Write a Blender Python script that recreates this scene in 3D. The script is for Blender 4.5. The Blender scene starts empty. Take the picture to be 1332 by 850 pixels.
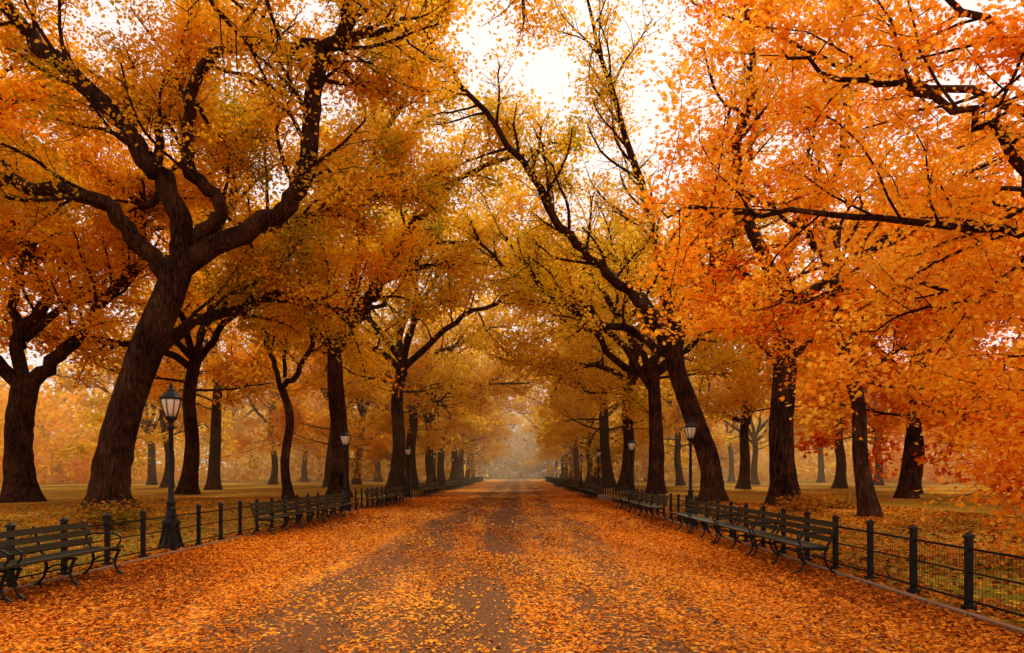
import bpy, math, random
import numpy as np
from mathutils import Vector
rng = np.random.default_rng(7)
random.seed(7)
sc = bpy.context.scene
COL = sc.collection

# ------------------------------------------------------------ materials
def new_mat(name):
    m = bpy.data.materials.new(name); m.use_nodes = True
    nt = m.node_tree; nt.nodes.clear()
    out = nt.nodes.new('ShaderNodeOutputMaterial')
    return m, nt, out
def ramp(nt, stops):
    r = nt.nodes.new('ShaderNodeValToRGB')
    e = r.color_ramp.elements
    while len(e) < len(stops): e.new(0.5)
    for i, (p, c) in enumerate(stops):
        e[i].position = p; e[i].color = (c[0], c[1], c[2], 1)
    return r
def math_n(nt, op, a, b=None, c=None):
    n = nt.nodes.new('ShaderNodeMath'); n.operation = op
    for i, v in enumerate((a, b, c)):
        if v is None: continue
        if isinstance(v, (int, float)): n.inputs[i].default_value = v
        else: nt.links.new(v, n.inputs[i])
    return n.outputs[0]
def noise(nt, vec, scale, detail=3, rough=0.5):
    n = nt.nodes.new('ShaderNodeTexNoise')
    n.inputs['Scale'].default_value = scale; n.inputs['Detail'].default_value = detail
    n.inputs['Roughness'].default_value = rough
    nt.links.new(vec, n.inputs['Vector'])
    return n.outputs['Fac']
def mapping(nt, vec, scale):
    n = nt.nodes.new('ShaderNodeMapping'); n.inputs['Scale'].default_value = scale
    nt.links.new(vec, n.inputs['Vector']); return n.outputs[0]
def mixc(nt, f, a, b):
    n = nt.nodes.new('ShaderNodeMix'); n.data_type = 'RGBA'
    for s, v in ((n.inputs[0], f), (n.inputs[6], a), (n.inputs[7], b)):
        if isinstance(v, (int, float)): s.default_value = v
        elif isinstance(v, tuple): s.default_value = (v[0], v[1], v[2], 1)
        else: nt.links.new(v, s)
    return n.outputs[2]

def leaf_mat(name, stops, trans=0.4):
    m, nt, out = new_mat(name)
    a = nt.nodes.new('ShaderNodeAttribute'); a.attribute_name = 'tone'
    oi = nt.nodes.new('ShaderNodeObjectInfo')
    f = math_n(nt, 'MULTIPLY_ADD', oi.outputs['Random'], 0.22, math_n(nt, 'SUBTRACT', a.outputs['Fac'], 0.11))
    r = ramp(nt, stops); nt.links.new(f, r.inputs[0])
    d = nt.nodes.new('ShaderNodeBsdfDiffuse'); nt.links.new(r.outputs[0], d.inputs['Color'])
    last = d
    if trans > 0:
        t = nt.nodes.new('ShaderNodeBsdfTranslucent'); nt.links.new(r.outputs[0], t.inputs['Color'])
        mx = nt.nodes.new('ShaderNodeMixShader'); mx.inputs[0].default_value = trans
        nt.links.new(d.outputs[0], mx.inputs[1]); nt.links.new(t.outputs[0], mx.inputs[2]); last = mx
    nt.links.new(last.outputs[0], out.inputs['Surface'])
    return m
M_left = leaf_mat('leaves_golden_orange', [(0.08,(0.40,0.29,0.014)),(0.28,(0.74,0.40,0.016)),(0.5,(0.90,0.43,0.013)),(0.72,(0.93,0.50,0.02)),(0.95,(0.92,0.33,0.008))],0.42)
M_olive = leaf_mat('leaves_green_gold', [(0.10,(0.32,0.27,0.014)),(0.34,(0.66,0.44,0.02)),(0.6,(0.88,0.54,0.022)),(0.9,(0.93,0.56,0.025))],0.40)
M_gold = leaf_mat('leaves_gold', [(0.06,(0.50,0.37,0.016)),(0.28,(0.84,0.50,0.02)),(0.55,(0.92,0.57,0.027)),(0.8,(0.94,0.65,0.055)),(0.97,(0.92,0.43,0.014))],0.40)
M_org = leaf_mat('leaves_orange', [(0.12,(0.66,0.06,0.006)),(0.27,(0.86,0.19,0.006)),(0.46,(0.90,0.30,0.009)),(0.72,(0.92,0.40,0.017)),(0.97,(0.92,0.54,0.045))],0.43)
M_far = leaf_mat('leaves_far_hazed', [(0.05,(0.74,0.40,0.035)),(0.4,(0.90,0.53,0.045)),(0.7,(0.93,0.62,0.08)),(0.95,(0.92,0.46,0.045))],0.25)  # distant foliage: base colour paled to suggest haze
M_haze = leaf_mat('leaves_haze_tinted', [(0.1,(0.52,0.26,0.12)),(0.5,(0.66,0.37,0.19)),(0.9,(0.74,0.43,0.23))],0.1)  # pinkish distance haze painted into the leaf colour of the farthest mass
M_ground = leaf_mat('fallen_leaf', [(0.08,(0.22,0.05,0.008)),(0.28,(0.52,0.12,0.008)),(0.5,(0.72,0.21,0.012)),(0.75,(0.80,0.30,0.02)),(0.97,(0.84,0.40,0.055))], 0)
M_shrub = leaf_mat('leaves_shrub', [(0.1,(0.12,0.10,0.01)),(0.4,(0.32,0.16,0.015)),(0.8,(0.5,0.17,0.015))],0.2)

def bark_mat(name, c1, c2, c3):
    m, nt, out = new_mat(name)
    tc = nt.nodes.new('ShaderNodeNewGeometry')
    v = mapping(nt, tc.outputs['Position'], (1, 1, 0.18))
    n1 = noise(nt, v, 12, 5, 0.75); n2 = noise(nt, tc.outputs['Position'], 0.9, 2)
    f = math_n(nt, 'MULTIPLY_ADD', n2, 0.35, math_n(nt, 'MULTIPLY', n1, 0.75))
    r = ramp(nt, [(0.44, c1), (0.58, c2), (0.72, c3)]); nt.links.new(f, r.inputs[0])
    p = nt.nodes.new('ShaderNodeBsdfPrincipled'); p.inputs['Roughness'].default_value = 0.95
    p.inputs['Specular IOR Level'].default_value = 0.1
    nt.links.new(r.outputs[0], p.inputs['Base Color'])
    bp = nt.nodes.new('ShaderNodeBump'); bp.inputs['Strength'].default_value = 1.0; bp.inputs['Distance'].default_value = 0.22
    nt.links.new(n1, bp.inputs['Height']); nt.links.new(bp.outputs[0], p.inputs['Normal'])
    nt.links.new(p.outputs[0], out.inputs['Surface'])
    return m
M_bark = bark_mat('elm_bark', (0.010,0.004,0.002), (0.075,0.028,0.012), (0.17,0.075,0.030))
M_bark_mid = bark_mat('elm_bark_mid_hazed', (0.028,0.012,0.006), (0.08,0.034,0.015), (0.17,0.08,0.035))  # mid-distance bark, lightened in colour to stand in for haze
M_bark_far = bark_mat('elm_bark_far_hazed', (0.08,0.04,0.02), (0.14,0.07,0.035), (0.20,0.10,0.05))  # far bark, paler still: distance haze painted into the browns

def simple_mat(name, col, rough=0.5, spec=0.3, nscale=20, amt=0.4):
    m, nt, out = new_mat(name)
    tc = nt.nodes.new('ShaderNodeNewGeometry')
    n1 = noise(nt, tc.outputs['Position'], nscale, 3)
    c = mixc(nt, n1, tuple(x*(1-amt) for x in col), tuple(min(1, x*(1+amt)) for x in col))
    p = nt.nodes.new('ShaderNodeBsdfPrincipled'); p.inputs['Roughness'].default_value = rough
    p.inputs['Specular IOR Level'].default_value = spec
    nt.links.new(c, p.inputs['Base Color']); nt.links.new(p.outputs[0], out.inputs['Surface'])
    return m
M_iron = simple_mat('black_painted_iron', (0.008,0.007,0.006), 0.5, 0.2)
M_wood = simple_mat('dark_green_bench_wood', (0.022,0.018,0.007), 0.55, 0.2, nscale=12, amt=0.5)
M_stone = simple_mat('granite', (0.20,0.11,0.06), 0.85, 0.2, nscale=30)
M_glass = simple_mat('frosted_lamp_glass', (0.72,0.60,0.42), 0.25, 0.5, nscale=4, amt=0.12)

def ground_mat(name, base1, base2, path=False):
    m, nt, out = new_mat(name)
    geo = nt.nodes.new('ShaderNodeNewGeometry'); P = geo.outputs['Position']
    vo = nt.nodes.new('ShaderNodeTexVoronoi'); vo.inputs['Scale'].default_value = 24 if path else 17
    dn = nt.nodes.new('ShaderNodeTexNoise'); dn.inputs['Scale'].default_value = 9; dn.inputs['Detail'].default_value = 1
    nt.links.new(P, dn.inputs['Vector'])
    va = nt.nodes.new('ShaderNodeVectorMath'); va.operation = 'MULTIPLY_ADD'
    nt.links.new(dn.outputs['Color'], va.inputs[0]); va.inputs[1].default_value = (0.12,0.12,0.12); nt.links.new(P, va.inputs[2])
    nt.links.new(va.outputs[0], vo.inputs['Vector'])
    sep = nt.nodes.new('ShaderNodeSeparateColor'); nt.links.new(vo.outputs['Color'], sep.inputs[0])
    lr = ramp(nt, [(0.0,(0.24,0.06,0.008)),(0.3,(0.50,0.13,0.010)),(0.6,(0.68,0.21,0.014)),(0.85,(0.76,0.30,0.025)),(1,(0.80,0.39,0.05))])
    nt.links.new(sep.outputs[0], lr.inputs[0])
    nb = noise(nt, P, 30, 5, 0.7)
    nbr = ramp(nt, [(0.35,(0,0,0)),(0.65,(1,1,1))]); nt.links.new(nb, nbr.inputs[0])
    bc = mixc(nt, nbr.outputs[0], base1, base2)
    big = noise(nt, mapping(nt, P, (1, 0.14, 1)) if path else P, 1.3 if path else 0.35, 6, 0.68)
    if path:
        sx = nt.nodes.new('ShaderNodeSeparateXYZ'); nt.links.new(P, sx.inputs[0]); X=sx.outputs[0]
        ax = math_n(nt, 'ABSOLUTE', math_n(nt, 'ADD', X, 0.9))
        th = math_n(nt, 'ADD', math_n(nt, 'MULTIPLY_ADD', big, 2.6, -1.08), math_n(nt, 'MULTIPLY', ax, 0.12))
        for x0,wd,am in ((-0.45,0.75,0.48),(-2.3,0.95,0.42),(1.5,0.8,0.30)):
            t = math_n(nt,'ABSOLUTE',math_n(nt,'SUBTRACT',X,x0))
            t = math_n(nt,'MAXIMUM',math_n(nt,'MULTIPLY_ADD',t,-1.0/wd,1.0),0.0)
            th = math_n(nt,'MULTIPLY_ADD',t,-am,th)
    else:
        th = math_n(nt, 'MULTIPLY_ADD', big, 1.5, -0.42)
    cov = math_n(nt, 'GREATER_THAN', th, sep.outputs[1])
    fin = mixc(nt, cov, bc, lr.outputs[0])
    p = nt.nodes.new('ShaderNodeBsdfPrincipled'); p.inputs['Roughness'].default_value = 1.0
    p.inputs['Specular IOR Level'].default_value = 0.05
    nt.links.new(fin, p.inputs['Base Color'])
    bp = nt.nodes.new('ShaderNodeBump'); bp.inputs['Strength'].default_value = 0.5; bp.inputs['Distance'].default_value = 0.02
    nt.links.new(vo.outputs['Distance'], bp.inputs['Height']); nt.links.new(bp.outputs[0], p.inputs['Normal'])
    nt.links.new(p.outputs[0], out.inputs['Surface'])
    return m
M_path = ground_mat('leaf_strewn_asphalt', (0.065,0.028,0.013), (0.20,0.085,0.032), True)
M_lawn = ground_mat('autumn_grass', (0.11,0.10,0.006), (0.26,0.19,0.012))

# ------------------------------------------------------------ mesh helpers
def mesh_np(name, V, F, mat, smooth=False, attrs=None):
    me = bpy.data.meshes.new(name)
    V = np.asarray(V, dtype=np.float32); F = np.asarray(F, dtype=np.int32)
    me.vertices.add(len(V)); me.vertices.foreach_set('co', V.ravel())
    k = F.shape[1]
    me.loops.add(F.size); me.loops.foreach_set('vertex_index', F.ravel())
    me.polygons.add(len(F))
    me.polygons.foreach_set('loop_start', np.arange(0, F.size, k, dtype=np.int32))
    me.polygons.foreach_set('loop_total', np.full(len(F), k, dtype=np.int32))
    if smooth: me.polygons.foreach_set('use_smooth', np.ones(len(F), dtype=bool))
    if attrs:
        for an, av in attrs.items():
            a = me.attributes.new(an, 'FLOAT', 'POINT'); a.data.foreach_set('value', np.asarray(av, dtype=np.float32))
    me.materials.append(mat)
    me.update(calc_edges=True)
    return me
def obj(name, data, parent=None, loc=(0,0,0), rot=(0,0,0), scale=(1,1,1)):
    o = bpy.data.objects.new(name, data); COL.objects.link(o)
    o.location = loc; o.rotation_euler = rot; o.scale = scale
    if parent: o.parent = parent
    return o
def empty(name, loc=(0,0,0), rotz=0, s=1):
    o = obj(name, None, loc=loc, rot=(0,0,rotz), scale=(s,s,s)); o.empty_display_size = 0.3
    return o

class MB:
    def __init__(s): s.v=[]; s.f=[]; s.m=[]; s.mi=0
    def add(s, vs, fs):
        o=len(s.v); s.v += [tuple(v) for v in vs]; s.f += [tuple(i+o for i in f) for f in fs]; s.m += [s.mi]*len(fs)
    def box(s, c, h, rx=0.0):
        vs=[]; ca,sa=math.cos(rx),math.sin(rx)
        for x in (-1,1):
            for y in (-1,1):
                for z in (-1,1):
                    X,Y,Z=x*h[0],y*h[1],z*h[2]
                    vs.append((c[0]+X, c[1]+Y*ca-Z*sa, c[2]+Y*sa+Z*ca))
        s.add(vs,[(0,1,3,2),(4,6,7,5),(0,4,5,1),(2,3,7,6),(0,2,6,4),(1,5,7,3)])
    def tube(s, pts, r, k=6, cap=True):
        pts=[Vector(p) for p in pts]; n=len(pts)
        rs = r if isinstance(r,(list,tuple)) else [r]*n
        mt=(pts[-1]-pts[0]); ab=[abs(x) for x in mt]; ref=Vector((0,0,0)); ref[ab.index(min(ab))]=1
        vs=[]
        for i,p in enumerate(pts):
            t=(pts[min(i+1,n-1)]-pts[max(i-1,0)]).normalized()
            a=t.cross(ref).normalized(); b=t.cross(a)
            for j in range(k):
                an=2*math.pi*(j+0.5)/k
                vs.append(p+(a*math.cos(an)+b*math.sin(an))*rs[i])
        fs=[(i*k+j, i*k+(j+1)%k, (i+1)*k+(j+1)%k, (i+1)*k+j) for i in range(n-1) for j in range(k)]
        if cap: fs += [tuple(range(k))[::-1], tuple(range((n-1)*k,n*k))]
        s.add(vs,fs)
    def lathe(s, prof, k=16, c=(0,0)):
        vs=[(c[0]+r*math.cos(2*math.pi*j/k), c[1]+r*math.sin(2*math.pi*j/k), z) for r,z in prof for j in range(k)]
        n=len(prof)
        fs=[(i*k+j, i*k+(j+1)%k, (i+1)*k+(j+1)%k, (i+1)*k+j) for i in range(n-1) for j in range(k)]
        fs += [tuple(range(k))[::-1], tuple(range((n-1)*k,n*k))]
        s.add(vs,fs)
    def mesh(s, name, mats, smooth=False):
        me=bpy.data.meshes.new(name); me.from_pydata(s.v,[],s.f)
        for m in mats: me.materials.append(m)
        me.polygons.foreach_set('material_index', s.m)
        if smooth: me.polygons.foreach_set('use_smooth',[True]*len(s.f))
        me.update(); return me

# ------------------------------------------------------------ leaves
T_QUAD = (np.array([[0,-.5,0],[.34,0,.05],[0,.5,0],[-.34,0,.05]]), np.array([[0,1,2,3]]))
T_HEX = (np.array([[0,-.5,0],[-.30,-.2,.08],[-.26,.18,.08],[0,.55,-.04],[.26,.18,.08],[.30,-.2,.08]]), np.array([[0,3,2,1],[0,5,4,3]]))
T_MAPLE = (np.array([[0,-.45,0],[0,.6,-.05],
    [-.30,-.34,.05],[-.52,.02,.08],[-.20,.05,.03],[-.32,.42,.06],[-.09,.28,.0],
    [.30,-.34,.05],[.52,.02,.08],[.20,.05,.03],[.32,.42,.06],[.09,.28,.0]]),
    np.array([[0,1,6,5,4,3,2],[0,7,8,9,10,11,1]]))
def leaf_mesh(name, C, S, clump, mat, tmpl, flat=0.6, r=rng):
    n=len(C); TV,TF=tmpl; k=len(TV)
    nrm = r.normal(0,1,(n,3))*flat; nrm[:,2]+=0.8
    nrm/=np.linalg.norm(nrm,axis=1)[:,None]
    a=r.normal(0,1,(n,3)); x=np.cross(a,nrm); x/=np.linalg.norm(x,axis=1)[:,None]+1e-9
    y=np.cross(nrm,x)
    V = C[:,None,:] + S[:,None,None]*(TV[None,:,0,None]*x[:,None,:]+TV[None,:,1,None]*y[:,None,:]+TV[None,:,2,None]*nrm[:,None,:])
    F = (TF[None,:,:] + (np.arange(n)*k)[:,None,None]).reshape(-1,TF.shape[1])
    ph=r.random(6)*6.28
    lf=(np.sin(C[:,0]*.55+ph[0])*np.sin(C[:,1]*.5+ph[1])+np.sin(C[:,2]*.7+ph[2]+C[:,0]*.3)*np.sin(C[:,0]*1.1+C[:,1]*.8+ph[3]))*0.25
    tone=0.12+0.32*r.random(n)+0.42*clump+lf*0.85+0.04
    return mesh_np(name, V.reshape(-1,3), F, mat, False, {'tone':np.repeat(np.clip(tone,0.0,1),k)})

# ------------------------------------------------------------ trees
def catmull(P, sub=5):
    P=np.array(P,float); Q=np.vstack([2*P[0]-P[1],P,2*P[-1]-P[-2]]); out=[]
    for i in range(1,len(Q)-2):
        p0,p1,p2,p3=Q[i-1],Q[i],Q[i+1],Q[i+2]
        for t in np.arange(sub)/sub:
            out.append(0.5*((2*p1)+(-p0+p2)*t+(2*p0-5*p1+4*p2-p3)*t*t+(-p0+3*p1-3*p2+p3)*t**3))
    out.append(P[-1]); return np.array(out)
def unit(v): return v/(np.linalg.norm(v)+1e-9)

class Tree:
    def __init__(s, seed, leaf_n=30, leaf_s=0.2, spread=0.4, nb=(9,7), up=0.03, droop=0.0, lenf=1.0, minr=0.012, leafgate=None, twigs=True):
        s.r=np.random.default_rng(seed); s.polys=[]; s.lc=[]; s.ls=[]; s.cl=[]; s.twigs=twigs
        s.leaf_n=leaf_n; s.leaf_s=leaf_s; s.spread=spread; s.nb=nb; s.up=up; s.droop=droop; s.lenf=lenf; s.minr=minr; s.gate=leafgate
    def trunk(s, pts, r0, r1, sub=6):
        P=catmull(pts,sub); n=len(P); R=np.linspace(r0,r1,n)
        h=P[:,2]-P[0,2]; R=R*(1+0.60*np.exp(-h/0.3)+0.20*np.exp(-h/1.2))
        P[0,2]-=0.4
        s.polys.append((P,R,20,True))
        return P,R
    def limb(s, pts, r0, r1, sub=5, tmin=0.25, lv=1, nmul=1.0):
        P=catmull(pts,sub); n=len(P)
        if n>6: P[2:-1]+=s.r.normal(0,0.08,(n-3,3))
        R=r1+(r0-r1)*(1-np.linspace(0,1,n))**0.8
        s.polys.append((P,R,9,False))
        L=np.sum(np.linalg.norm(np.diff(P,axis=0),axis=1))
        s.kids(P,R,L,lv,tmin,nmul)
    def grow(s, p0, d, L, r0, lv, endf=0.4):
        n=max(4,int(L/(0.9 if lv==1 else 0.5))); st=L/n; pts=[np.array(p0)]; d=unit(np.array(d,float))
        w=(0,0.10,0.19,0.22)[lv]; z=(0,s.up,s.up*1.2-s.droop,-s.droop*2)[lv]
        nz=s.r.normal(0,w,(n,3))
        for i in range(n):
            d=unit(d+nz[i]+np.array((0,0,z))); pts.append(pts[-1]+d*st)
        P=np.array(pts); R=r0*(1-(1-endf)*np.linspace(0,1,n+1)); R=np.maximum(R,s.minr*0.6)
        if lv==3:
            if s.twigs: s.polys.append((P[::2],R[::2],3,False))
        else: s.polys.append((P,R,(12,8,4)[lv],False))
        s.kids(P,R,L,lv)
    def kids(s, P, R, L, lv, tmin=0.25, nmul=1.0):
        r=s.r
        if lv>=3:
            s.leaves(P, s.leaf_n); return
        if lv==2: s.leaves(P[len(P)//2:], int(s.leaf_n*0.6))
        m=int((s.nb[lv-1])*nmul*(L/11 if lv==1 else L/4.0))+2
        for j in range(m):
            t=tmin+(1-tmin)*(j+r.random())/m; t=min(t,0.999); x=t*(len(P)-1); i=int(x); f=x-i
            p=P[i]*(1-f)+P[i+1]*f; tan=unit(P[i+1]-P[i])
            a=r.normal(0,1,3); a[2]=a[2]*0.6+(0.25 if s.droop==0 else -0.05); a-=tan*np.dot(a,tan); a=unit(a)
            A=r.uniform(0.5,1.05)
            d=tan*math.cos(A)+a*math.sin(A)
            rr=max(s.minr,R[i]*0.5)
            if lv==1: l=s.lenf*r.uniform(2.8,5.2)*(1.15-0.4*t); rr=min(rr,0.09)
            else: l=s.lenf*r.uniform(0.9,2.0)*(1.1-0.3*t); rr=min(rr,0.022)
            s.grow(p,d,l,rr,lv+1)
    def leaves(s, P, n):
        r=s.r
        if s.gate is not None and r.random()>s.gate(P.mean(0)): return
        n=int(n*r.uniform(0.5,1.5))
        if n<1: return
        x=r.random(n)*(len(P)-1.001); i=x.astype(int); f=(x-i)[:,None]
        c=P[i]*(1-f)+P[i+1]*f + r.normal(0,1,(n,3))*np.array((s.spread,s.spread,s.spread*0.5))
        s.lc.append(c); s.ls.append(s.leaf_s*r.uniform(0.5,1.35,n)); s.cl.append(np.full(n,r.random()))
    def build(s, name, mleaf, mbark, tmpl=T_QUAD):
        VV=[];FF=[];o=0
        for P,R,k,tr in s.polys:
            n=len(P)
            if n<2: continue
            T=np.gradient(P,axis=0); T/=np.linalg.norm(T,axis=1)[:,None]+1e-9
            ref=np.zeros(3); ref[np.argmin(np.abs(T.mean(0)))]=1
            a=np.cross(T,ref); a/=np.linalg.norm(a,axis=1)[:,None]+1e-9; b=np.cross(T,a)
            an=2*np.pi*np.arange(k)/k
            RR=np.repeat(R[:,None],k,1)
            if k>=9:
                ph=s.r.random()*6; hh=np.arange(n)[:,None]
                RR=RR*(1+0.07*np.sin(3*an[None]+ph+hh*0.15)+0.05*np.sin(5*an[None]+ph*2-hh*0.3)+s.r.normal(0,0.03,(n,k)))
            if tr:
                RR[:3]*=1+0.16*np.sin(5*an[None]+1)*np.array([1,.6,.3])[:,None]
            V=P[:,None,:]+RR[:,:,None]*(a[:,None,:]*np.cos(an)[None,:,None]+b[:,None,:]*np.sin(an)[None,:,None])
            I=(np.arange(n-1)[:,None]*k+np.arange(k)[None]); J=(np.arange(n-1)[:,None]*k+(np.arange(k)[None]+1)%k)
            F=np.stack([I,J,J+k,I+k],-1).reshape(-1,4)+o
            VV.append(V.reshape(-1,3)); FF.append(F); o+=n*k
        wood=mesh_np(name+'_wood',np.vstack(VV),np.vstack(FF),mbark,True)
        C=np.vstack(s.lc); S=np.concatenate(s.ls); cl=np.concatenate(s.cl)
        fol=leaf_mesh(name+'_leaves',C,S,cl,mleaf,tmpl,r=s.r)
        s.n=len(C); print(name,'leaves',s.n,'limbs',len(s.polys))
        return wood,fol
def place(kind, meshes, loc, rotz=0, s=1):
    e=empty(kind, loc, rotz, s)
    obj('trunk_and_limbs', meshes[0], e); obj('foliage', meshes[1], e)
    return e
def elev(S, pts):   # side elevation in units of S metres: (across, up, depth in m)
    return [(p[0]*S, p[2] if len(p)>2 else 0, p[1]*S) for p in pts]

def generic(seed, h0, r0, nl, L, mleaf, mbark=M_bark, leaf_n=26, leaf_s=0.36, nb=(8,6), lean=0.5, tilt=(0.35,1.05), low=0, **kw):
    T=Tree(seed, leaf_n=leaf_n, leaf_s=leaf_s, nb=nb, minr=0.016, spread=0.45, **kw); r=T.r
    top=np.array((r.normal(0,lean),r.normal(0,lean),h0))
    P,R=T.trunk([(0,0,0),tuple(top*0.35+np.append(r.normal(0,.15,2),0)),tuple(top*0.7+np.append(r.normal(0,.15,2),0)),tuple(top)],r0,r0*0.75)
    a0=r.random()*6.28
    for i in range(nl):
        a=a0+i*2*math.pi/nl+r.normal(0,0.25); ti=r.uniform(*tilt)
        d=np.array((math.cos(a)*math.sin(ti),math.sin(a)*math.sin(ti),math.cos(ti)))
        q=top-np.array((0,0,r.uniform(0,1.3)))
        pts=[q-d*0.2]
        l=L*r.uniform(0.8,1.15); n=5
        for j in range(n):
            d=unit(d+r.normal(0,0.26,3)+np.array((math.cos(a),math.sin(a),0))*0.13*(j-1)); pts.append(pts[-1]+d*l/n)
        T.limb(pts, r0*0.5, 0.05, sub=3, tmin=0.22)
    for i in range(low):
        a=r.random()*6.28; z=r.uniform(0.5,0.95)*h0; i2=int(z/h0*(len(P)-1)); q=P[i2]
        T.grow(q,(math.cos(a),math.sin(a),0.1),r.uniform(4,6.5),0.09,1)
    return T.build('elm', mleaf, mbark)

# ---- big elm left foreground
S=26/888
def gateA(p): return 0.30 if (p[1]<-1.0 and p[2]<18) else 1.0
A=Tree(11, leaf_n=106, leaf_s=0.165, nb=(12,8), spread=0.42, up=0.02, leafgate=gateA)
A.trunk(elev(S,[(0,0),(6,60),(22,125),(48,205),(78,275),(97,325)]),0.62,0.52)
A.limb(elev(S,[(90,312,0),(150,345,-.3),(210,362,-.8),(255,390,-1.2),(278,440,-1.6),(288,500,-2),(300,545,-2.2),(335,575,-2.5),(348,620,-3),(352,680,-3),(330,760,-3)]),0.40,0.12)
A.limb(elev(S,[(95,318,0),(100,370,-.3),(75,430,-.6),(35,490,-.8),(-20,545,-1),(-75,595,-1),(-110,640,-1),(-130,700,-1),(-170,770,-1)]),0.42,0.13)
A.limb(elev(S,[(85,300,0),(50,345,-.4),(20,385,-1),(-30,396,-1.5),(-90,403,-2),(-150,425,-2.5),(-230,460,-3),(-310,520,-3)]),0.34,0.11)
A.limb(elev(S,[(97,325,0),(135,365,-.2),(150,400,-.5),(118,440,-.8),(120,500,-1),(150,560,-1.2),(200,582,-1.4),(260,572,-1.5),(330,578,-1.6),(400,590,-1.6)]),0.28,0.09)
A.limb(elev(S,[(22,150,0),(60,225,1),(100,265,1.8),(150,290,2.6),(190,312,3.2),(260,296,4),(330,310,5)]),0.28,0.08)
A.limb(elev(S,[(75,430,-.6),(70,500,0),(55,560,1.5),(75,640,2),(60,740,2.5)]),0.18,0.07)
A.limb(elev(S,[(97,325,0),(120,400,2),(110,480,4),(60,560,6),(30,650,8)]),0.22,0.06)
A.limb(elev(S,[(97,325,0),(160,400,3),(220,460,6),(300,520,8),(330,600,10)]),0.25,0.07)
A.limb(elev(S,[(60,430,1),(0,440,3),(-60,470,5),(-120,520,7)]),0.18,0.06)
place('elm_tree', A.build('elm_A', M_left, M_bark, T_QUAD), (-15.7,26,0.2))
# ---- elm far left
S=34/888
B=Tree(12, leaf_n=60, leaf_s=0.22, nb=(11,7), spread=0.46)
B.trunk(elev(S,[(0,0),(-3,60),(0,110),(8,160)]),0.62,0.55)
B.limb(elev(S,[(8,150,0),(50,190,0),(95,225,-.5),(130,265,-1),(170,310,-1),(190,370,-2),(250,430,-2)]),0.36,0.09)
B.limb(elev(S,[(5,150,0),(-5,210,0),(15,270,1),(-5,330,1),(0,410,2),(40,480,3),(60,560,3)]),0.34,0.09)
B.limb(elev(S,[(0,150,0),(-40,200,-1),(-90,250,-2),(-150,300,-3)]),0.34,0.09)
B.limb(elev(S,[(0,200,0),(-30,270,1),(-20,340,1),(-50,430,1),(-40,540,1)]),0.24,0.07)
B.limb(elev(S,[(5,210,0),(40,280,2),(70,310,4),(60,380,6)]),0.22,0.07)
place('elm_tree', B.build('elm_B', M_left, M_bark), (-24.8,34,0.25))
# ---- slender wavy tree
S=37/888
E=Tree(13, leaf_n=55, leaf_s=0.19, nb=(10,7), spread=0.4, lenf=0.7)
E.trunk(elev(S,[(0,0),(-5,50),(2,105),(-10,150)]),0.23,0.20)
E.limb(elev(S,[(-10,145,0),(-25,190,0),(-45,230,1),(-75,250,1.5),(-100,300,2)]),0.14,0.05)
E.limb(elev(S,[(-10,145,0),(15,165,-.3),(35,210,-.6),(22,260,-1),(30,330,-1)]),0.16,0.05)
E.limb(elev(S,[(-5,160,0),(-10,220,1),(5,300,2)]),0.11,0.04)
place('elm_tree', E.build('elm_E', M_olive, M_bark), (-12.5,37,0.2))
# ---- straight elm mid left, long limbs over the path
S=42/888
Fm=Tree(14, leaf_n=62, leaf_s=0.25, nb=(11,7), spread=0.46)
Fm.trunk(elev(S,[(0,0),(2,70),(-4,140),(-5,200)]),0.52,0.43)
Fm.limb(elev(S,[(-5,190,0),(30,235,0),(55,260,-1),(90,320,-2),(140,365,-3),(210,400,-4),(280,410,-4)]),0.3,0.07)
Fm.limb(elev(S,[(-5,195,0),(-20,250,0),(-10,310,1),(-30,380,2),(-20,460,3)]),0.3,0.08)
Fm.limb(elev(S,[(-5,190,0),(-45,240,-1),(-90,270,-2),(-150,330,-3)]),0.28,0.08)
Fm.limb(elev(S,[(0,195,0),(25,280,3),(70,330,6),(130,360,9),(210,370,11),(280,360,12)]),0.26,0.07)
Fm.limb(elev(S,[(0,200,0),(40,290,-3),(60,380,-5),(110,450,-6),(120,520,-6)]),0.26,0.07)
place('elm_tree', Fm.build('elm_F', M_olive, M_bark), (-11.1,42,0.2))
# ---- leaning elm right
S=35/888
def gate1(p): return 0.45 if (p[2]>12.5 and p[0]<1) else 0.9
Rr=Tree(15, leaf_n=58, leaf_s=0.18, nb=(13,8), spread=0.40, leafgate=gate1)
Rr.trunk(elev(S,[(0,0),(-4,50),(-25,110),(-44,165),(-50,205)]),0.52,0.43)
Rr.limb(elev(S,[(-48,190,0),(-90,245,-.5),(-150,300,-1),(-200,345,-1.5),(-250,420,-2),(-320,500,-3),(-370,560,-4)]),0.3,0.06)
Rr.limb(elev(S,[(-50,200,0),(-60,280,0),(-90,380,-1),(-130,480,-2),(-170,600,-3)]),0.28,0.06)
Rr.limb(elev(S,[(-45,200,0),(-20,280,1),(30,350,1),(60,450,2),(80,560,2)]),0.28,0.06)
Rr.limb(elev(S,[(-50,185,0),(-100,225,1),(-160,250,2),(-230,310,3),(-270,380,4)]),0.24,0.06)
Rr.limb(elev(S,[(-50,200,0),(-70,290,4),(-100,370,7),(-140,440,9)]),0.24,0.06)
place('elm_tree', Rr.build('elm_R', M_gold, M_bark), (9.9,35,0.2))
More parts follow.
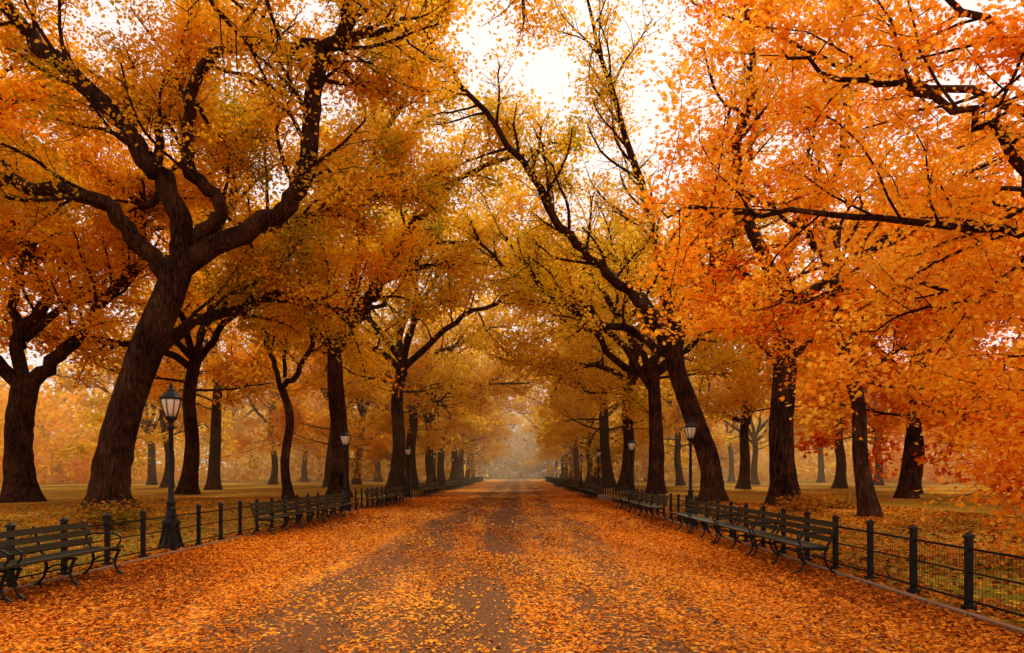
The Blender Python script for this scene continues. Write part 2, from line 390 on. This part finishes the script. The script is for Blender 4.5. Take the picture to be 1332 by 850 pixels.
# ---- dark straight trunk right
S=31/888
R2=Tree(16, leaf_n=60, leaf_s=0.17, nb=(10,7), spread=0.40)
R2.trunk(elev(S,[(0,0),(-3,90),(2,190),(-6,300)]),0.56,0.42)
R2.limb(elev(S,[(-6,285,0),(-50,350,-1),(-80,430,-2),(-70,520,-3),(-100,620,-4)]),0.3,0.07)
R2.limb(elev(S,[(-6,290,0),(30,370,1),(80,440,1),(110,540,2),(120,640,3)]),0.3,0.07)
R2.limb(elev(S,[(-4,250,0),(50,290,-2),(110,330,-4),(170,400,-5)]),0.22,0.06)
R2.limb(elev(S,[(-4,270,0),(-30,330,3),(-60,400,6),(-40,480,8)]),0.22,0.06)
R2.limb(elev(S,[(0,180,0),(40,220,-1),(90,235,-2),(140,270,-3)]),0.14,0.05)
R2.limb(elev(S,[(0,160,0),(-40,200,-1),(-80,215,-2),(-120,250,-3)]),0.14,0.05)
place('elm_tree', R2.build('elm_R2', M_org, M_bark), (12.0,31,0.2))
# ---- slim maple right
S=22/888
R3=Tree(17, leaf_n=62, leaf_s=0.13, nb=(9,7), spread=0.33, droop=0.02, lenf=0.68, up=0)
R3.trunk(elev(S,[(0,0),(-12,80),(-14,150),(-32,220),(-45,310)]),0.24,0.18)
R3.limb(elev(S,[(-45,305,0),(-35,380,.5),(-60,450,1),(-50,560,1)]),0.13,0.04)
R3.limb(elev(S,[(-30,215,0),(10,270,1),(50,300,1.5),(90,310,2),(150,300,2)]),0.09,0.03)
R3.limb(elev(S,[(-20,185,0),(40,220,1),(90,235,1.5),(150,225,2)]),0.08,0.03)
R3.limb(elev(S,[(-35,240,0),(-80,280,0),(-130,300,0),(-180,290,0)]),0.08,0.03)
R3.limb(elev(S,[(-45,300,0),(-90,340,-1),(-150,370,-2),(-220,380,-3)]),0.09,0.03)
R3.limb(elev(S,[(-45,300,0),(0,350,-2),(60,400,-3),(120,420,-4)]),0.09,0.03)
place('maple_tree', R3.build('maple_R3', M_org, M_bark, T_HEX), (11.3,22,0.15))
# ---- big maple standing outside the view to the right, limbs hang over the fence
Mx=Tree(18, leaf_n=56, leaf_s=0.10, nb=(11,8), spread=0.25, droop=0.03, lenf=0.58, up=0, minr=0.006)
TX,TY=14.5,13.0
def W(*pts): return [(x-TX,y-TY,z-0.15) for x,y,z in pts]
Mx.trunk(W((14.5,13,0.15),(14.4,13,2.5),(14.6,13.1,5),(14.3,13,8)),0.40,0.28)
Mx.limb(W((14.4,13,5.2),(11.5,12.4,5.5),(8.9,12,5.8),(6.4,12,6.15),(3.9,12.2,6.4),(2.6,12.5,6.45)),0.10,0.015,tmin=0.3)
Mx.limb(W((14.4,13,4.6),(11,12,5.4),(9.2,11.8,6.1),(8.4,11.8,7.3),(7.3,12,8.3),(5.8,12.2,8.7),(4.8,12.5,9.4)),0.13,0.02,tmin=0.3)
Mx.limb(W((14.4,13,7.0),(11.5,12.6,8.0),(9.4,12.4,9.2),(7.8,12.4,10.2),(6,12.5,11)),0.12,0.02,tmin=0.3)
Mx.limb(W((14.4,13,3.8),(11.8,12.5,4.7),(9.6,12.4,4.9),(7.8,12.6,4.7),(6.4,12.8,4.3)),0.07,0.012,tmin=0.3)
Mx.limb(W((14.4,13,2.9),(12.2,12.6,3.4),(10.4,12.2,3.3),(9.2,12,2.8),(8.3,11.8,2.1)),0.05,0.01,tmin=0.4,nmul=.9)
Mx.limb(W((14.4,13,2.4),(12.2,12.2,2.6),(10.4,11.4,2.4),(9.1,11,1.9),(8.3,10.9,1.4)),0.04,0.01,tmin=0.5,nmul=.9)
Mx.limb(W((14.4,13,4.2),(12,14.4,5.2),(9.6,15.4,5.8),(7.2,16,5.8),(5.2,16.2,5.4)),0.08,0.012,tmin=0.3)
Mx.limb(W((14.4,13,3.6),(12.8,14.2,4.4),(11.4,15.0,4.3),(10.2,15.2,3.8)),0.06,0.012,tmin=0.25,nmul=.8)
Mx.limb(W((14.4,13,7.6),(12,14.5,9),(9.5,15.5,10.5),(7,16,11.5),(5,16,12.6)),0.12,0.02,tmin=0.3)
Mx.limb(W((14.3,13,8),(13,12,10),(11,11.6,11.5),(9,11.4,12.2)),0.14,0.02,tmin=0.3)
Mx.limb(W((14.4,13,6.4),(12.6,11.4,7.2),(10.4,10.6,8.0),(8.0,10.4,8.6)),0.10,0.015,tmin=0.3)
place('maple_tree', Mx.build('maple_M', M_org, M_bark, T_MAPLE), (TX,TY,0.15))
# ---- elm beside the viewer on the left, its crown spans the path overhead
N=Tree(19, leaf_n=50, leaf_s=0.14, nb=(11,7), spread=0.38)
def W2(*pts): return [(x+12.5,y-11,z-0.15) for x,y,z in pts]
N.trunk(W2((-12.5,11,.15),(-12.4,11,3),(-12.2,11.2,6),(-11.8,11.3,9)),0.55,0.45)
N.limb(W2((-11.8,11.3,8.6),(-10.5,12.5,11),(-8.5,14,13.2),(-5.5,16,14.8),(-2,17.6,15.6),(1.5,18.5,15.6)),0.3,0.05,tmin=.4)
N.limb(W2((-11.8,11.3,9),(-11.5,13,12),(-11,15,14.5),(-9,17,16.5),(-6,19,18)),0.28,0.05,tmin=.5)
place('elm_tree', N.build('elm_N', M_left, M_bark, T_QUAD), (-12.5,11,0.15))

# ---- avenue of elms: a few grown forms repeated
G=[generic(31,7.5,0.44,6,13.5,M_gold,low=2,leaf_n=36,leaf_s=.28), generic(32,9,0.47,6,13,M_left,low=3,leaf_n=38,leaf_s=.28)]
H=[generic(33,6.5,0.42,6,12.5,M_gold,low=3,twigs=False,leaf_n=24,leaf_s=.38), generic(34,8,0.42,6,12,M_org,low=5,twigs=False,leaf_n=24,leaf_s=.38),
   generic(35,7.5,0.44,6,13.5,M_gold,low=3,twigs=False,leaf_n=24,leaf_s=.38)]
def swap(base, mb, ml):
    w=base[0].copy(); w.materials.clear(); w.materials.append(mb); f=base[1].copy(); f.materials.clear(); f.materials.append(ml); return (w,f)
G_y=[G[0],swap(G[1],M_bark,M_gold)]
G_l=[G[1],swap(G[0],M_bark,M_left)]
G_r=[swap(H[1],M_bark,M_org),swap(G[0],M_bark,M_org)]
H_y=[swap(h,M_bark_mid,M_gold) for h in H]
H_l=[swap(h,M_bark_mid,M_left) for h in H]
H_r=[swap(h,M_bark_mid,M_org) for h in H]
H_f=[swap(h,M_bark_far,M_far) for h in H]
def P_(grp, x, y, s=1.0):
    g=grp[rng.integers(len(grp))]
    place('elm_tree', g, (x,y,0.2), rng.random()*6.28, s*rng.uniform(0.93,1.1))
for x,y,s in ((-9.8,54,1.1),(-10.0,64,1.08)): P_(G_y,x,y,s)
for x,y,s in ((9.4,47,1.1),(8.9,57,1.08)): P_(G_y,x,y,s)
for x,y,s in ((-9.6,75,1.1),(-9.8,86,1.08),(-9.6,98,1.05),(9.0,68,1.1),(9.0,79,1.08),(9.2,90,1.05)): P_(H_y,x,y,s)
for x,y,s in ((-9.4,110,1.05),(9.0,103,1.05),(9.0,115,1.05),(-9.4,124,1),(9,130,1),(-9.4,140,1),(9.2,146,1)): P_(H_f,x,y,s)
for x,y,s in ((-22.3,46,1),(-26,58,1),(-38,40,1),(-30,27.5,1.15)): P_(G_l,x,y,s)
for x,y,s in ((-19,68,.95),(-34,66,1),(-47,54,1),(-20,84,1),(-31,86,1),(-43,80,1)): P_(H_l if rng.random()<.5 else H_y,x,y,s)
for x,y,s in ((21.6,38,.9),(27,47,1),(33,36,1)): P_(G_r,x,y,s)
for x,y,s in ((19.7,60,1),(18.5,78,.95),(30,64,1),(43,54,1),(29,84,1),(42,80,1)): P_(H_r if rng.random()<.5 else H_y,x,y,s)
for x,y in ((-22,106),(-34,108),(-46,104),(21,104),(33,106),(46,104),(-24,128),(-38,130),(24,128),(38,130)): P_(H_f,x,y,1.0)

# ---- distant masses closing the woodland
def mass(name, y0,y1,x0,x1,gap,n,zlo,zhi,size,mat,seed):
    r=np.random.default_rng(seed); nc=n//40
    cx=r.uniform(x0,x1,nc); cy=r.uniform(y0,y1,nc); keep=np.abs(cx)>gap
    cx,cy=cx[keep],cy[keep]; nc=len(cx)
    hh=zhi*(0.78+0.22*np.sin(cx*0.21+seed)*np.sin(cy*0.13))
    cz=zlo+(hh-zlo)*r.random(nc)**1.2
    C=np.repeat(np.stack([cx,cy,cz],1),40,0)+r.normal(0,1,(nc*40,3))*np.array((1.9,1.9,0.9))
    k=C[:,2]>0.3; C=C[k]; cl=np.repeat(r.random(nc),40)[k]
    return obj(name, leaf_mesh(name,C,size*r.uniform(.6,1.3,len(C)),cl,mat,T_QUAD,flat=1.2,r=r))
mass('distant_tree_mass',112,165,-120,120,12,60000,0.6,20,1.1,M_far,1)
mass('distant_tree_mass',28,112,-88,-54,0,30000,0.4,20,0.85,M_left,2)
mass('distant_tree_mass',28,112,54,88,0,30000,0.4,20,0.85,M_org,3)
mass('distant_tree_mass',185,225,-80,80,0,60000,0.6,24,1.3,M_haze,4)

# ---- shrubs
def shrub(x,y,rad,h,seed):
    T=Tree(seed,leaf_n=26,leaf_s=0.075,spread=0.12,lenf=0.3,minr=0.004); r=T.r
    for i in range(12):
        a=r.random()*6.28; T.grow((r.normal(0,.1),r.normal(0,.1),0),(math.cos(a)*.8,math.sin(a)*.8,r.uniform(.5,1.2)),h*r.uniform(.8,1.3),0.012,2)
    m=T.build('shrub',M_shrub,M_bark,T_HEX); e=empty('shrub',(x,y,0.12),0,1); e.scale=(rad/h,rad/h,1)
    obj('stems',m[0],e); obj('leaves',m[1],e)
for i,(x,y,rad,h) in enumerate(((-10.9,18,1.1,.6),(-12.0,20.5,1.1,.6),(11.0,26,1.1,.6),(12.8,27.5,1.1,.7))): shrub(x,y,rad,h,50+i)

# ------------------------------------------------------------ ground
XL,XR=-7.3,5.4
xs=np.concatenate([[-900,-300,-120],np.arange(-80,-12,4.),np.arange(-12,-7.2,.6),[-7.3,-7.0,0,5.0,5.4],np.arange(6,11,.6),np.arange(12,81,4.),[120,300,900]])
ys=np.concatenate([[-300,-60],np.arange(-20,170,3.),[220,400,1200]])
GX,GY=np.meshgrid(xs,ys)
def gz(X,Y):
    dd=np.maximum(np.maximum(X-XR,XL-X),0); t=np.clip(dd/4.5,0,1)
    return 0.22*t*t*(3-2*t)+0.05*np.sin(X*.31+1)*np.sin(Y*.23)*np.clip((dd-2)/8,0,1)
GZ=gz(GX,GY)
nx,ny=len(xs),len(ys)
I=(np.arange(ny-1)[:,None]*nx+np.arange(nx-1)[None]).ravel()
obj('lawn_ground', mesh_np('lawn_ground',np.stack([GX,GY,GZ],-1).reshape(-1,3),np.stack([I,I+1,I+nx+1,I+nx],1),M_lawn,True))
obj('path', mesh_np('path',[(-7.0,-20,.004),(5.1,-20,.004),(5.1,200,.004),(-7.0,200,.004)],[[0,1,2,3]],M_path))
for xk in (-7.08,5.18):
    b=MB()
    y=-6
    while y<150:
        b.box((xk,y+0.9,0.01),(0.05,0.893,0.03)); y+=1.8
    obj('stone_kerb', b.mesh('stone_kerb',[M_stone]))

# fallen leaves
def scatter(n, x0,x1,y0,y1, size, r, dens=None):
    y=y0+(y1-y0)*r.random(n); x=r.uniform(x0,x1,n)
    if dens is not None:
        k=r.random(n)<dens(x,y); x,y=x[k],y[k]
    z=gz(x,y)+0.008+r.random(len(x))*0.02
    return np.stack([x,y,z],1), size*r.uniform(.4,1.4,len(x))
def dens(x,y):
    d=0.24+0.12*np.sin(x*4.7+y*0.35+np.sin(y*.9))*np.sin(y*.6+x*.8)+0.08*np.sin(x*1.3+y*.17)+0.12*np.sin(x*2.3-y*.7)*np.sin(y*1.7+x*3.1)+0.13*np.maximum(np.abs(x+.9)-1.9,0)
    for x0,wd,am in ((-0.45,0.6,0.24),(-2.3,0.75,0.20),(1.5,0.55,0.15)):
        d=d-am*np.exp(-((x-x0-0.25*np.sin(y*.35))/wd)**2)*(0.7+0.3*np.sin(y*.9+x0))
    return np.clip(d,0.035,1)
r=np.random.default_rng(5)
parts=[scatter(150000,-7,5.1,4.5,20,0.052,r,dens), scatter(45000,-7,5.1,20,50,0.09,r,dens),
       scatter(60000,-7,5.1,4.5,14,0.026,r,lambda x,y: np.clip(dens(x,y)*2.2+.1,0,1)),
       scatter(18000,-7.6,-6.0,5,40,0.06,r), scatter(16000,4.2,6.0,4,40,0.06,r),
       scatter(24000,5.2,16,4,34,0.085,r), scatter(14000,-22,-7.1,8,40,0.085,r)]
C=np.vstack([p[0] for p in parts]); Sz=np.concatenate([p[1] for p in parts])
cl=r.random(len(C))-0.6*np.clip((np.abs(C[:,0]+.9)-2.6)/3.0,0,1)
print('fallen',len(C))
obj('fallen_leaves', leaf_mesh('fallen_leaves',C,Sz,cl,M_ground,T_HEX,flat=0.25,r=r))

# ------------------------------------------------------------ fences
def fence(x, y0, y1, off):
    b=MB(); y=y0+off; sp=1.15
    while y<y1:
        b.box((x,y,0.44),(0.035,0.035,0.44)); b.box((x,y,0.03),(0.06,0.06,0.03))
        b.box((x,y,0.885),(0.048,0.048,0.012)); b.add([(x-.045,y-.045,.898),(x+.045,y-.045,.898),(x+.045,y+.045,.898),(x-.045,y+.045,.898),(x,y,.95)],[(0,1,4),(1,2,4),(2,3,4),(3,0,4)])
        y+=sp
    L=(y1-y0)/2; c=(y0+y1)/2
    for z,h in ((0.74,.014),(0.46,.010),(0.12,.012)): b.box((x,c,z),(0.012,L,h))
    yy=y0
    while yy<min(y1,30):
        b.box((x+.016,yy,0.43),(0.0014,0.0014,0.30)); yy+=0.06
    for z in np.arange(0.16,0.73,0.06): b.box((x+.0195,y0+14,z),(0.0012,14,0.0012))
    obj('iron_fence', b.mesh('iron_fence',[M_iron]))
fence(5.4,-3,140,0.85)
fence(-7.3,-3,140,0.15)

# ------------------------------------------------------------ benches
def bench_mesh(L=2.35):
    b=MB(); b.mi=0
    for i in range(6):
        y=-0.24+i*0.083; b.box((0,y,0.43+0.02*abs(i-2.5)/2.5-0.012*(i/5)),(L/2,0.034,0.014))
    for j,(y,z) in enumerate(((0.245,0.56),(0.28,0.68),(0.315,0.80))):
        b.box((0,y,z),(L/2,0.014,0.045),-0.28)
    b.mi=1
    for x in (-L/2+.08,0,L/2-.08):
        b.tube([(x,-.25,.415),(x,-.20,.30),(x,-.17,.18),(x,-.22,.07),(x,-.30,.012)],[.022,.024,.02,.02,.026],6)
        b.tube([(x,.19,.415),(x,.17,.28),(x,.20,.15),(x,.28,.05),(x,.34,.012)],[.022,.024,.02,.02,.026],6)
        b.tube([(x,-.18,.22),(x,-.09,.29),(x,0,.31),(x,.09,.29),(x,.18,.22)],.014,6)
        b.box((x,-.02,.400),(.022,.25,.016))
        b.tube([(x,.17,.40),(x,.255,.52),(x,.31,.68),(x,.36,.87)],[.022,.02,.018,.014],6)
        b.box((x,-.30,.012),(.03,.05,.012)); b.box((x,.34,.012),(.03,.05,.012))
    for x in (-L/2+.08,L/2-.08):
        b.tube([(x,.285,.64),(x,.15,.67),(x,-.05,.67),(x,-.20,.655),(x,-.27,.61),(x,-.265,.54),(x,-.22,.47),(x,-.235,.41)],.016,6)
    return b.mesh('park_bench',[M_wood,M_iron])
BM=bench_mesh()
def bench_run(side, y0, n):
    for i in range(n):
        y=y0+1.2+i*2.42
        if side>0: obj('park_bench',BM,loc=(4.80,y,0.008),rot=(0,0,-math.pi/2))
        else: obj('park_bench',BM,loc=(-6.70,y,0.008),rot=(0,0,math.pi/2))
bench_run(1,11.0,4); bench_run(1,23.5,4); bench_run(1,41,5); bench_run(1,58,5); bench_run(1,76,6)
bench_run(-1,6.3,2); bench_run(-1,17.8,4); bench_run(-1,31,4); bench_run(-1,47,5); bench_run(-1,64,6); bench_run(-1,83,6)

# ------------------------------------------------------------ lamps
def lamp_meshes():
    b=MB()
    b.lathe([(.27,0),(.27,.07),(.23,.10),(.21,.14),(.17,.32),(.155,.50),(.19,.54),(.19,.58),(.13,.64),(.10,.80),(.085,.95),(.10,.98),(.10,1.01),(.062,1.05),(.056,1.8),(.048,2.60),(.075,2.64),(.075,2.67),(.045,2.71),(.06,2.78),(.10,2.82),(.125,2.86),(.125,2.885)],16)
    for j in range(8):
        a=j*math.pi/4; b.tube([(math.cos(a)*.235,math.sin(a)*.235,.08),(math.cos(a)*.18,math.sin(a)*.18,.32),(math.cos(a)*.165,math.sin(a)*.165,.52)],.018,5)
    for j in range(8):
        a=j*math.pi/4; c,s_=math.cos(a),math.sin(a)
        b.tube([(c*.115,s_*.115,2.88),(c*.165,s_*.165,3.03),(c*.205,s_*.205,3.19),(c*.215,s_*.215,3.27)],.010,5)
    b.lathe([(.20,3.262),(.235,3.27),(.24,3.295),(.205,3.32),(.17,3.37),(.12,3.42),(.085,3.45),(.09,3.47),(.05,3.49),(.03,3.52),(.045,3.55),(.03,3.58),(.006,3.65)],16)
    g=MB(); g.lathe([(.105,2.887),(.155,3.03),(.193,3.18),(.203,3.26)],24)
    return b.mesh('lamp_post',[M_iron],True), g.mesh('lamp_glass',[M_glass],True)
LP,LG=lamp_meshes()
def lamp(x,y):
    e=empty('street_lamp',(x,y,0.0)); obj('post',LP,e); obj('lantern_glass',LG,e)
for y in (15,30,47,62,78,94,110): lamp(-7.65,y)
for y in (24.3,37,52.5,67,82,97,112): lamp(6.1,y)
b=MB(); b.lathe([(.5,0),(.5,.28),(.44,.36),(.3,.38)],8); o=obj('stone_block', b.mesh('stone_block',[M_stone]), loc=(5.0,40.2,0)); o.scale=(.8,.9,1)

# ------------------------------------------------------------ mist hanging in the far part of the avenue
mm,nt,out=new_mat('autumn_mist')
vs=nt.nodes.new('ShaderNodeVolumeScatter'); vs.inputs['Color'].default_value=(1.0,0.64,0.36,1); vs.inputs['Density'].default_value=0.0050; vs.inputs['Anisotropy'].default_value=0.4
nt.links.new(vs.outputs[0], out.inputs['Volume'])
b=MB(); b.box((0,150,13.5),(150,105,14.0)); mo=obj('mist', b.mesh('mist',[mm]))

# ------------------------------------------------------------ light
w=bpy.data.worlds.new('World'); sc.world=w; w.use_nodes=True
nt=w.node_tree; nt.nodes.clear()
out=nt.nodes.new('ShaderNodeOutputWorld'); bg=nt.nodes.new('ShaderNodeBackground'); sky=nt.nodes.new('ShaderNodeTexSky')
EL,AZ=50,14
sky.sky_type='NISHITA'; sky.sun_disc=False; sky.sun_elevation=math.radians(EL); sky.sun_rotation=math.radians(AZ); sky.dust_density=6; sky.air_density=1.5
mx=mixc(nt,0.95,sky.outputs[0],(11.6,9.8,9.2))
nt.links.new(mx,bg.inputs['Color']); bg.inputs['Strength'].default_value=0.1
nt.links.new(bg.outputs[0],out.inputs['Surface'])
sd=bpy.data.lights.new('sun','SUN'); sd.energy=4.9; sd.angle=math.radians(12); sd.color=(1,.81,.52)
so=obj('sun',sd)
d=Vector((math.sin(math.radians(AZ))*math.cos(math.radians(EL)),math.cos(math.radians(AZ))*math.cos(math.radians(EL)),math.sin(math.radians(EL))))
so.rotation_euler=d.to_track_quat('Z','Y').to_euler(); so.location=(0,0,60)

cd=bpy.data.cameras.new('camera'); cam=obj('camera',cd,loc=(0,0,1.65),rot=(math.radians(90),0,0))
cd.sensor_width=36; cd.lens=24; cd.shift_x=-0.007; cd.shift_y=0.143; cd.clip_end=3000; cd.clip_start=0.05
sc.camera=cam
sc.view_settings.view_transform='Standard'; sc.view_settings.look='None'; sc.view_settings.exposure=0
